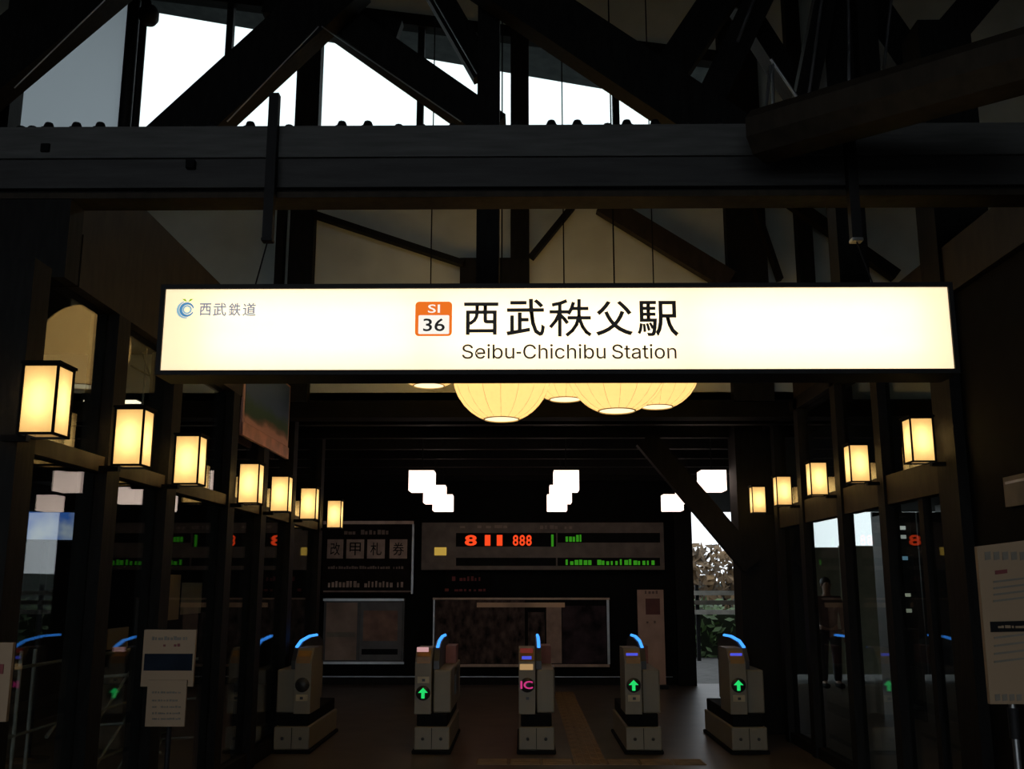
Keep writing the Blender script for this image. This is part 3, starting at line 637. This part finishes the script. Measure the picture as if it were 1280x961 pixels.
bars(M['greyprint'], b1, 190, 236, 795, 800, 12, 5.397, 'print_line'); bars(M['redink'], b1, 204, 226, 804, 808, 5, 5.397, 'print_line')
b2 = MB().pbox(183, 850, 232, 908, 5.385, .012).build('sheet', M['cream'], s1_)
for y in (864, 874, 882, 890, 897): bars(M['greyprint'], b2, 190, 226, y, y + 2.5, 10, 5.382, 'print_line')
s2_ = stand('notice_stand', 'cream notice stand partly out of view, before the poster wall first post', [(-60, 800, 13, 900)], 4.1, -25, M['steel_dark'])
b3 = MB().pbox(-70, 803, 12, 902, 4.1, .02).build('board', M['cream'], s2_)
MB().pbox(-60, 830, 4, 842, 4.096, .004).build('red_band', M['redink'], b3)
# tilted cream board on chrome pole, right
YR = 3.6
s3_ = empty('notice_stand', (at(1272, 900, YR).x, YR, 0)); tag(s3_, 'tilted cream notice board on a bright steel pole by the big dark post', 'notice stand')
def quadboard(pts, Y, dep, name, m, parent):
    v = [at(px, py, Y) for px, py in pts]; w_ = [p_ + Vector((0, dep, 0)) for p_ in v]
    return MB().add(v + w_, [(0, 1, 2, 3), (7, 6, 5, 4), (0, 4, 5, 1), (1, 5, 6, 2), (2, 6, 7, 3), (3, 7, 4, 0)]).build(name, m, parent)
b4 = quadboard([(1221, 683), (1340, 668), (1352, 880), (1238, 880)], YR, .02, 'board', M['cream'], s3_)
def slant(x, y, Y, dx, dy, w, h): return [(x, y), (x + w, y - w * .12), (x + w + h * .07, y - w * .12 + h), (x + h * .07, y + h)]
for i in range(7): quadboard(slant(1231 + i * 11, 690, YR - .003, 0, 0, 7, 10), YR - .003, .003, 'character', M['greyprint'], b4)
quadboard(slant(1244, 713, YR, 0, 0, 15, 5), YR - .003, .003, 'red_line', M['redink'], b4)
for y in (722, 730, 738, 746): quadboard(slant(1242, y + 4, YR, 0, 0, 60, 2.5), YR - .003, .003, 'print_line', M['greyprint'], b4)
quadboard([(1238, 777), (1345, 774), (1346, 788), (1239, 790)], YR - .004, .004, 'black_band', M['ink'], b4)
bars(M['cream'], b4, 1248, 1300, 781, 785, 12, YR - .008, 'band_print')
for y in (796, 806, 816, 826): quadboard(slant(1243, y, YR, 0, 0, 70, 2.5), YR - .003, .003, 'print_line', M['greyprint'], b4)
for i in range(9): quadboard(slant(1244 + i * 9, 868, YR - .003, 0, 0, 6, 8), YR - .003, .003, 'character', M['greyprint'], b4)
q = at(1270, 920, YR + .03); MB().tube([(q.x, YR + .035, .02), (q.x, YR + .035, at(1270, 800, YR).z)], .012, 12).build('pole', M['steel'], s3_)
MB().tube([(q.x, YR + .035, at(1270, 925, YR).z), (q.x, YR + .035, at(1270, 886, YR).z)], .018, 12).build('collar', M['steel_dark'], s3_)
MB().lathe([(.001, .03), (.05, .03), (.17, .015), (.18, 0), (.001, 0)], (q.x, YR + .035, 0), 28).build('base', M['steel_dark'], s3_)
# small box sign on the panel beside the post
sb = empty('wall_plaque', at(1272, 632, 6.2)); tag(sb, 'small grey plaque fixed to the dark panel by the big post', 'plaque')
xq = GR + .05
q0 = at_x(1258, 600, xq); q1 = at_x(1330, 600, xq)
part('plate', M['greyprint'], sb, xq - .02, xq, q1.y, q0.y, at(1258, 634, q0.y).z, at(1258, 597, q0.y).z)
part('strip', M['steel'], sb, xq - .024, xq - .02, q1.y + .05, q0.y - .03, at(1258, 606, q0.y).z, at(1258, 603, q0.y).z)

# ------------------------------------------------------------------ behind the left glass: shop room
lt = empty('ceiling_lamp', at_x(141, 499, -4.2)); L0 = lt.location.copy(); tag(lt, 'small bright ceiling lamp in the shop room behind the glass', 'lamp')
MB().cbox(L0.x - .3, L0.x + .3, L0.y - .09, L0.y + .09, L0.z - .02, L0.z + .05, .012).build('housing', M['steel_dark'], lt)
MB().cbox(L0.x - .27, L0.x + .27, L0.y - .07, L0.y + .07, L0.z - .035, L0.z - .02, .004).build('diffuser', emit('small lamp diffuser', (1, .85, .6), 2.0), lt)
MB().tube([(L0.x, L0.y, L0.z + .05), (L0.x, L0.y, 3.95)], .01, 6).build('stem', M['steel_dark'], lt)
sc_ = empty('sky_reflection_screen', at_x(55, 657, -4.6)); S0 = sc_.location.copy(); tag(sc_, 'blue lit screen standing in for sky reflected in the shop glass', 'screen')  # glowing panel added in place of the sky reflected in the glass
rot = Matrix.Translation(S0) @ Matrix.Rotation(math.radians(20), 4, 'Z')
def lpart(name, m, b, par, mtx):
    o = b.build(name, m, None); o.data.transform(mtx); o.parent = par; o.matrix_parent_inverse = par.matrix_basis.inverted(); return o
hw = .56 * S0.y / 20; hh_ = 17 * S0.y / FPX
lpart('casing', M['steel_dark'], MB().cbox(-hw - .02, hw + .02, 0, .06, -hh_ - .02, hh_ + .02, .008), sc_, rot)
im = bpy.data.materials.new('blue sky reflection glow'); im.use_nodes = True; nt = im.node_tree; n = nt.nodes; n.clear(); nz = n.new('ShaderNodeTexNoise'); nz.inputs['Scale'].default_value = 5; cr = n.new('ShaderNodeValToRGB')
cr.color_ramp.elements[0].position = .35; cr.color_ramp.elements[0].color = (.04, .12, .42, 1); cr.color_ramp.elements[1].position = .65; cr.color_ramp.elements[1].color = (.40, .45, .50, 1)
em = n.new('ShaderNodeEmission'); em.inputs[1].default_value = .55; oo = n.new('ShaderNodeOutputMaterial'); tc = n.new('ShaderNodeTexCoord')
nt.links.new(tc.outputs['Object'], nz.inputs[0]); nt.links.new(nz.outputs['Fac'], cr.inputs[0]); nt.links.new(cr.outputs[0], em.inputs[0]); nt.links.new(em.outputs[0], oo.inputs[0])
lpart('picture', im, MB().box(-hw, hw, -.006, 0, -hh_, hh_), sc_, rot)
MB().tube([(S0.x, S0.y + .08, 0), (S0.x, S0.y + .08, S0.z)], .03, 10).build('pole', M['steel_dark'], sc_)
MB().lathe([(.001, .03), (.2, .02), (.21, 0), (.001, 0)], (S0.x, S0.y + .08, 0), 20).build('base', M['steel_dark'], sc_)
# white slanted pipe rack near the floor
rk = empty('slanted_rack', at_x(265, 900, -3.1)); rk.location.z = 0; tag(rk, 'white pipe rack with slanted arms behind the shop glass', 'rack')
xr = -3.1; ys = [5.9, 6.05, 6.2, 7.9, 8.9, 9.9]
for y in (6.0, 6.18, 6.36, 6.54, 7.6, 9.2): MB().tube([(xr, y, 0), (xr, y, 1.2)], .012, 8).build('upright', M['paint_white'], rk)
for z in (.35, .7, 1.1): MB().tube([(xr, 6.0, z), (xr, 9.2, z)], .011, 8).build('rail', M['paint_white'], rk)
for y in (7.4, 8.2, 9.0):
    for z in (.30, .62, .95): MB().tube([(xr, y - .6, z - .32), (xr, y, z), (xr + .28, y - .02, z + .02)], .012, 8).build('arm', M['paint_white'], rk)
# wire frame behind the upper glass
wf = empty('pipe_frame', at_x(200, 540, -3.0)); tag(wf, 'thin white pipe frame hanging behind the upper shop glass', 'frame')
y0 = at_x(175, 480, -3.0).y; y1 = at_x(222, 480, -3.0).y; zl_ = 2.75; zh_ = 3.75
for k in range(5): y = y0 + (y1 - y0) * (.1 + .2 * k); MB().tube([(-3.0, y, zl_), (-3.0, y, zh_ if k % 2 else zh_ - .15)], .008, 6).build('upright', M['paint_white'], wf)
for z in (2.9, 3.25, 3.55): MB().tube([(-3.0, y0 - .2, z), (-3.0, y1 + .2, z)], .008, 6).build('rail', M['paint_white'], wf)
MB().tube([(-3.0, y0, 3.4), (-3.0, y1, 2.75)], .008, 6).build('brace', M['paint_white'], wf)
MB().tube([(-3.0, (y0 + y1) / 2, zh_ - .2), (-3.0, (y0 + y1) / 2, 3.95)], .006, 6).build('hanger', M['paint_white'], wf)
# notices on the glass posts
for px0, py0, px1, py1, xx, lab, mm in ((222, 718, 236, 775, GL - .2, 'narrow pale notice on the shop glass beside the third post', 'cream'), (238, 728, 262, 768, GL - .25, 'brown notice sheet on the shop glass past the narrow pale one', 'greyprint'),
                                        (147, 786, 172, 812, GL - .2, 'small pale notice on the shop glass behind the notice stand', 'cream')):
    a = at_x(px0, py0, xx); b = at_x(px1, py0, xx); zt = at_x(px0, py0, xx).z; zb_ = at_x(px0, py1, xx).z
    o = MB().box(GL - .062, GL - .056, a.y * GL / xx, b.y * GL / xx, EYE + (zb_ - EYE) * GL / xx, EYE + (zt - EYE) * GL / xx).build('glass_notice', M[mm]); tag(o, lab, 'notice')

# ------------------------------------------------------------------ outside, past the end wall and the platform doors
cn = tag(MB().box(3.3, 14, YW, 24, 3.3, 3.5).build('platform_canopy', M['black']), 'dark canopy roof over the platform outside', 'canopy', kind='structure')
for y in (13.5, 19.5): tag(MB().bar((7.2, y, 0), (7.2, y, 3.3), .18, .18).build('canopy_post', M['steel_dark']), 'dark steel post carrying the platform canopy', 'post', 'canopy posts', kind='structure')
pw_ = empty('partition_wall', (5.9, 18, 0)); tag(pw_, 'pale partition wall on the platform beyond the glass doors', 'wall', kind='structure')
for k, (a, b, yt) in enumerate(((1012, 1050, 684), (1050, 1094, 682), (950, 1012, 640), (1094, 1150, 640), (1150, 1240, 640), (1240, 1330, 640))):
    part('panel', M['plaster_out'] if k < 2 else M['gatedark'], pw_, at(a, 700, 19).x, at(b, 700, 19).x - .02, 19, 19.08, 0, at(1040, yt, 19).z)  # tall dark panels are added to block the bright sky behind
tag(MB().box(9.0, 9.15, 4.5, 22, 0, 3.3).build('sky_blocking_wall', M['gatedark']), 'dark unseen side wall added to keep sky light off the platform', 'wall', kind='structure')  # unseen wall added to hold sky light off the platform floor
tag(MB().box(7.2, 9.15, YW - .1, YW + .05, 0, 3.3).build('sky_blocking_return', M['gatedark']), 'dark unseen return of the added sky blocking wall', 'wall', kind='structure')  # unseen too, joins the added sky-blocking wall to the hall
sh = empty('goods_shelf', (0, 0, 0)); gx0 = at(1108, 700, 12.5).x; gx1 = at(1143, 700, 12.5).x; sh.location = ((gx0 + gx1) / 2, 12.6, 0); tag(sh, 'kiosk shelf with pale lit rows beyond the platform doors', 'shelf')
part('back_panel', M['gatedark'], sh, gx0, gx1, 12.85, 12.9, 0, 2.45)
for x in (gx0, gx1): part('side_panel', M['gatedark'], sh, x - .015, x + .015, 12.5, 12.9, 0, 2.45)
for z in (.15, .6, 1.05, 1.5, 1.95, 2.43): part('shelf_board', M['gatedark'], sh, gx0 + .015, gx1 - .015, 12.5, 12.85, z, z + .025)
for z, c, s in ((2.27, (.75, .8, .75), .5), (2.16, (.75, .8, .75), .35), (1.9, (.2, .4, .55), .4), (1.46, (.6, .65, .5), .35), (1.27, (.6, .65, .5), .25)):
    for k in range(3): xx = gx0 + .05 + k * (gx1 - gx0 - .1) / 3; part('lit_strip', emit('shelf light', c, s), sh, xx, xx + (gx1 - gx0 - .1) / 3 - .02, 12.52, 12.54, z, z + .045)

# distant hedge, fence and building through the corner opening
hb = random.Random(3)
fo = MB()
for k in range(900):
    c = Vector((hb.uniform(3.0, 8.0), hb.uniform(24.5, 25.6), hb.uniform(-.1, 1.25))); u = Vector((hb.gauss(0, 1), hb.gauss(0, 1), hb.gauss(0, 1))).normalized(); w_ = u.orthogonal().normalized(); s_ = hb.uniform(.08, .16)
    fo.add([c - u * s_, c + w_ * s_ * .5, c + u * s_, c - w_ * s_ * .5], [(0, 1, 2, 3)])
hedge = empty('hedge', (5.5, 25, -.1)); tag(hedge, 'green hedge along the far side of the tracks', 'hedge')
lf = fo.build('foliage', mat('green leaves', (.07, .13, .035), .6, var=.5, scale=2), hedge); lf['kind'] = 'stuff'
MB().box(3.1, 7.9, 24.8, 25.3, -.1, .9).build('core', mat('dark hedge twigs', (.02, .03, .012), .9), hedge)
fc = empty('far_fence', (6, 23.6, -.1)); tag(fc, 'pale horizontal rails of the fence in front of the hedge', 'fence')
for py in (741, 753, 765): p_ = at(890, py, 23.6).z; part('rail', mat('pale concrete rail', (.5, .48, .42), .7) if py != 753 else M['greyprint'], fc, 2.8, 9, 23.6, 23.66, p_ - .05, p_ + .05)
for x in (3.0, 4.0, 5.05, 6.2, 7.4, 8.6): part('post', M['steel_dark'], fc, x, x + .08, 23.66, 23.74, -.1, 1.6)
trb = empty('distant_tree', (8, 40, -.1)); tag(trb, 'autumn brown tree beyond the tracks under the pale sky', 'tree')
fo = MB()
for k in range(1200):
    th = hb.uniform(0, 6.28); rr = hb.uniform(0, 1) ** .5; c = Vector((8 + 3.2 * rr * math.cos(th), 40 + 1.5 * rr * math.sin(th), 1.9 + hb.uniform(-1.6, 1.6) * (1 - .5 * rr))); u = Vector((hb.gauss(0, 1), hb.gauss(0, 1), hb.gauss(0, 1))).normalized(); w_ = u.orthogonal().normalized(); s_ = hb.uniform(.15, .3)
    fo.add([c - u * s_, c + w_ * s_ * .5, c + u * s_, c - w_ * s_ * .5], [(0, 1, 2, 3)])
lf = fo.build('foliage', mat('brown olive leaves', (.13, .08, .035), .7, var=.6, scale=1.5), trb); lf['kind'] = 'stuff'
MB().tube([(8, 40, -.1), (8, 40.1, 1.2), (8.2, 40, 2.4)], [.2, .15, .06], 8).build('trunk', M['brownwood'], trb)
hl = tag(MB().prism([(-30, -.1), (-30, 1.6), (0, 2.2), (14, 1.7), (30, 2.4), (50, -.1)], 'y', 70, 75).build('far_hill', mat('hazy dark hillside', (.05, .06, .05), .9)), 'low dark hillside beyond the tracks', 'hill', kind='structure')

# ------------------------------------------------------------------ person beyond the glass doors
def person():
    bx, by = at(1034, 760, 16.6).x, 16.6
    e = empty('person', (bx, by, 0)); tag(e, 'person in a brown top and dark trousers standing beyond the glass doors', 'person')
    def skin(name, vs_, es, rs, m, sub=2, root=0):
        me = bpy.data.meshes.new(name); me.from_pydata([(bx + x, by + y, z) for x, y, z in vs_], es, []); me.materials.append(m)
        o = bpy.data.objects.new(name, me); C.objects.link(o); o.parent = e; o.matrix_parent_inverse = e.matrix_basis.inverted()
        md = o.modifiers.new('skin', 'SKIN'); md.use_smooth_shade = True
        sv = me.skin_vertices[0].data if me.skin_vertices else None
        if sv is None:
            bm = bmesh.new(); bm.from_mesh(me); bm.verts.layers.skin.verify(); bm.to_mesh(me); bm.free(); sv = me.skin_vertices[0].data
        for i, r in enumerate(rs): sv[i].radius = r if isinstance(r, tuple) else (r, r)
        sv[root].use_root = True
        s_ = o.modifiers.new('sub', 'SUBSURF'); s_.levels = sub; s_.render_levels = sub; return o
    sk = mat('skin', (.32, .19, .13), .6, var=.05); hair = mat('dark hair', (.012, .01, .009), .5); top = mat('brown top', (.09, .055, .045), .8); tro = mat('dark trousers', (.018, .02, .03), .8)
    V = [(0, 0, .92), (0, 0, 1.12), (0, 0, 1.32), (0, 0, 1.42), (0, -.01, 1.49), (0, -.02, 1.56), (0, -.01, 1.66)]
    R_ = [(.13, .10), (.11, .09), (.15, .10), (.06, .06), (.05, .05), (.075, .09), (.06, .08)]
    E = [(0, 1), (1, 2), (2, 3), (3, 4), (4, 5), (5, 6)]
    for s in (-1, 1):
        o = len(V); V += [(s * .10, 0, .84), (s * .105, -.01, .48), (s * .11, .02, .09), (s * .12, -.13, .035)]; R_ += [.085, .06, .045, .035]; E += [(0, o), (o, o + 1), (o + 1, o + 2), (o + 2, o + 3)]
        o = len(V); V += [(s * .18, 0, 1.37), (s * .235, .01, 1.10), (s * .22, -.08, .86), (s * .215, -.11, .79)]; R_ += [.05, .04, .03, .028]; E += [(2, o), (o, o + 1), (o + 1, o + 2), (o + 2, o + 3)]
        h = o + 3
        for k in range(5):
            a = len(V); dx = (-.02 + .012 * k) * s; fl_ = (.06, .075, .08, .075, .05)[k] if k else .05
            if k == 0: V += [(s * .205, -.145, .775), (s * .2, -.16, .745)]
            else: V += [(s * .215 + dx, -.125, .74), (s * .215 + dx, -.12, .74 - fl_ * .6)]
            R_ += [.009, .008]; E += [(h, a), (a, a + 1)]
    skin('body', V, E, R_, sk)
    hd = MB().ball((bx, by + .035, 1.64), .095, 16, .9, 1.0, .98); hd.build('hair', hair, e)
    MB().ball((bx, by - .108, 1.59), .013, 8).build('nose', sk, e)
    for s in (-1, 1): MB().ball((bx + s * .03, by - .095, 1.615), .009, 8).build('eye', hair, e); MB().ball((bx + s * .078, by - .005, 1.60), .02, 8, .4, .8, 1.3).build('ear', sk, e)
    MB().ball((bx, by - .098, 1.55), .02, 8, 1, .3, .25).build('mouth', mat('lips', (.25, .1, .08), .5), e)
    skin('top', [(0, 0, .86), (0, 0, 1.1), (0, 0, 1.34), (0, 0, 1.42), (.19, 0, 1.38), (.245, .01, 1.1), (.228, -.08, .87), (-.19, 0, 1.38), (-.245, .01, 1.1), (-.228, -.08, .87)],
         [(0, 1), (1, 2), (2, 3), (2, 4), (4, 5), (5, 6), (2, 7), (7, 8), (8, 9)], [(.175, .125), (.155, .12), (.175, .12), (.075, .075), .066, .055, .045, .066, .055, .045], top)
    skin('trousers', [(0, 0, .9), (.1, 0, .82), (.107, -.01, .48), (.112, .02, .07), (-.1, 0, .82), (-.107, -.01, .48), (-.112, .02, .07)], [(0, 1), (1, 2), (2, 3), (0, 4), (4, 5), (5, 6)], [(.16, .115), .11, .08, .065, .11, .08, .065], tro)
    for s in (-1, 1): MB().cbox(bx + s * .118 - .05, bx + s * .118 + .05, by - .19, by + .08, 0, .075, .03).build('shoe', M['ink'], e)
person()
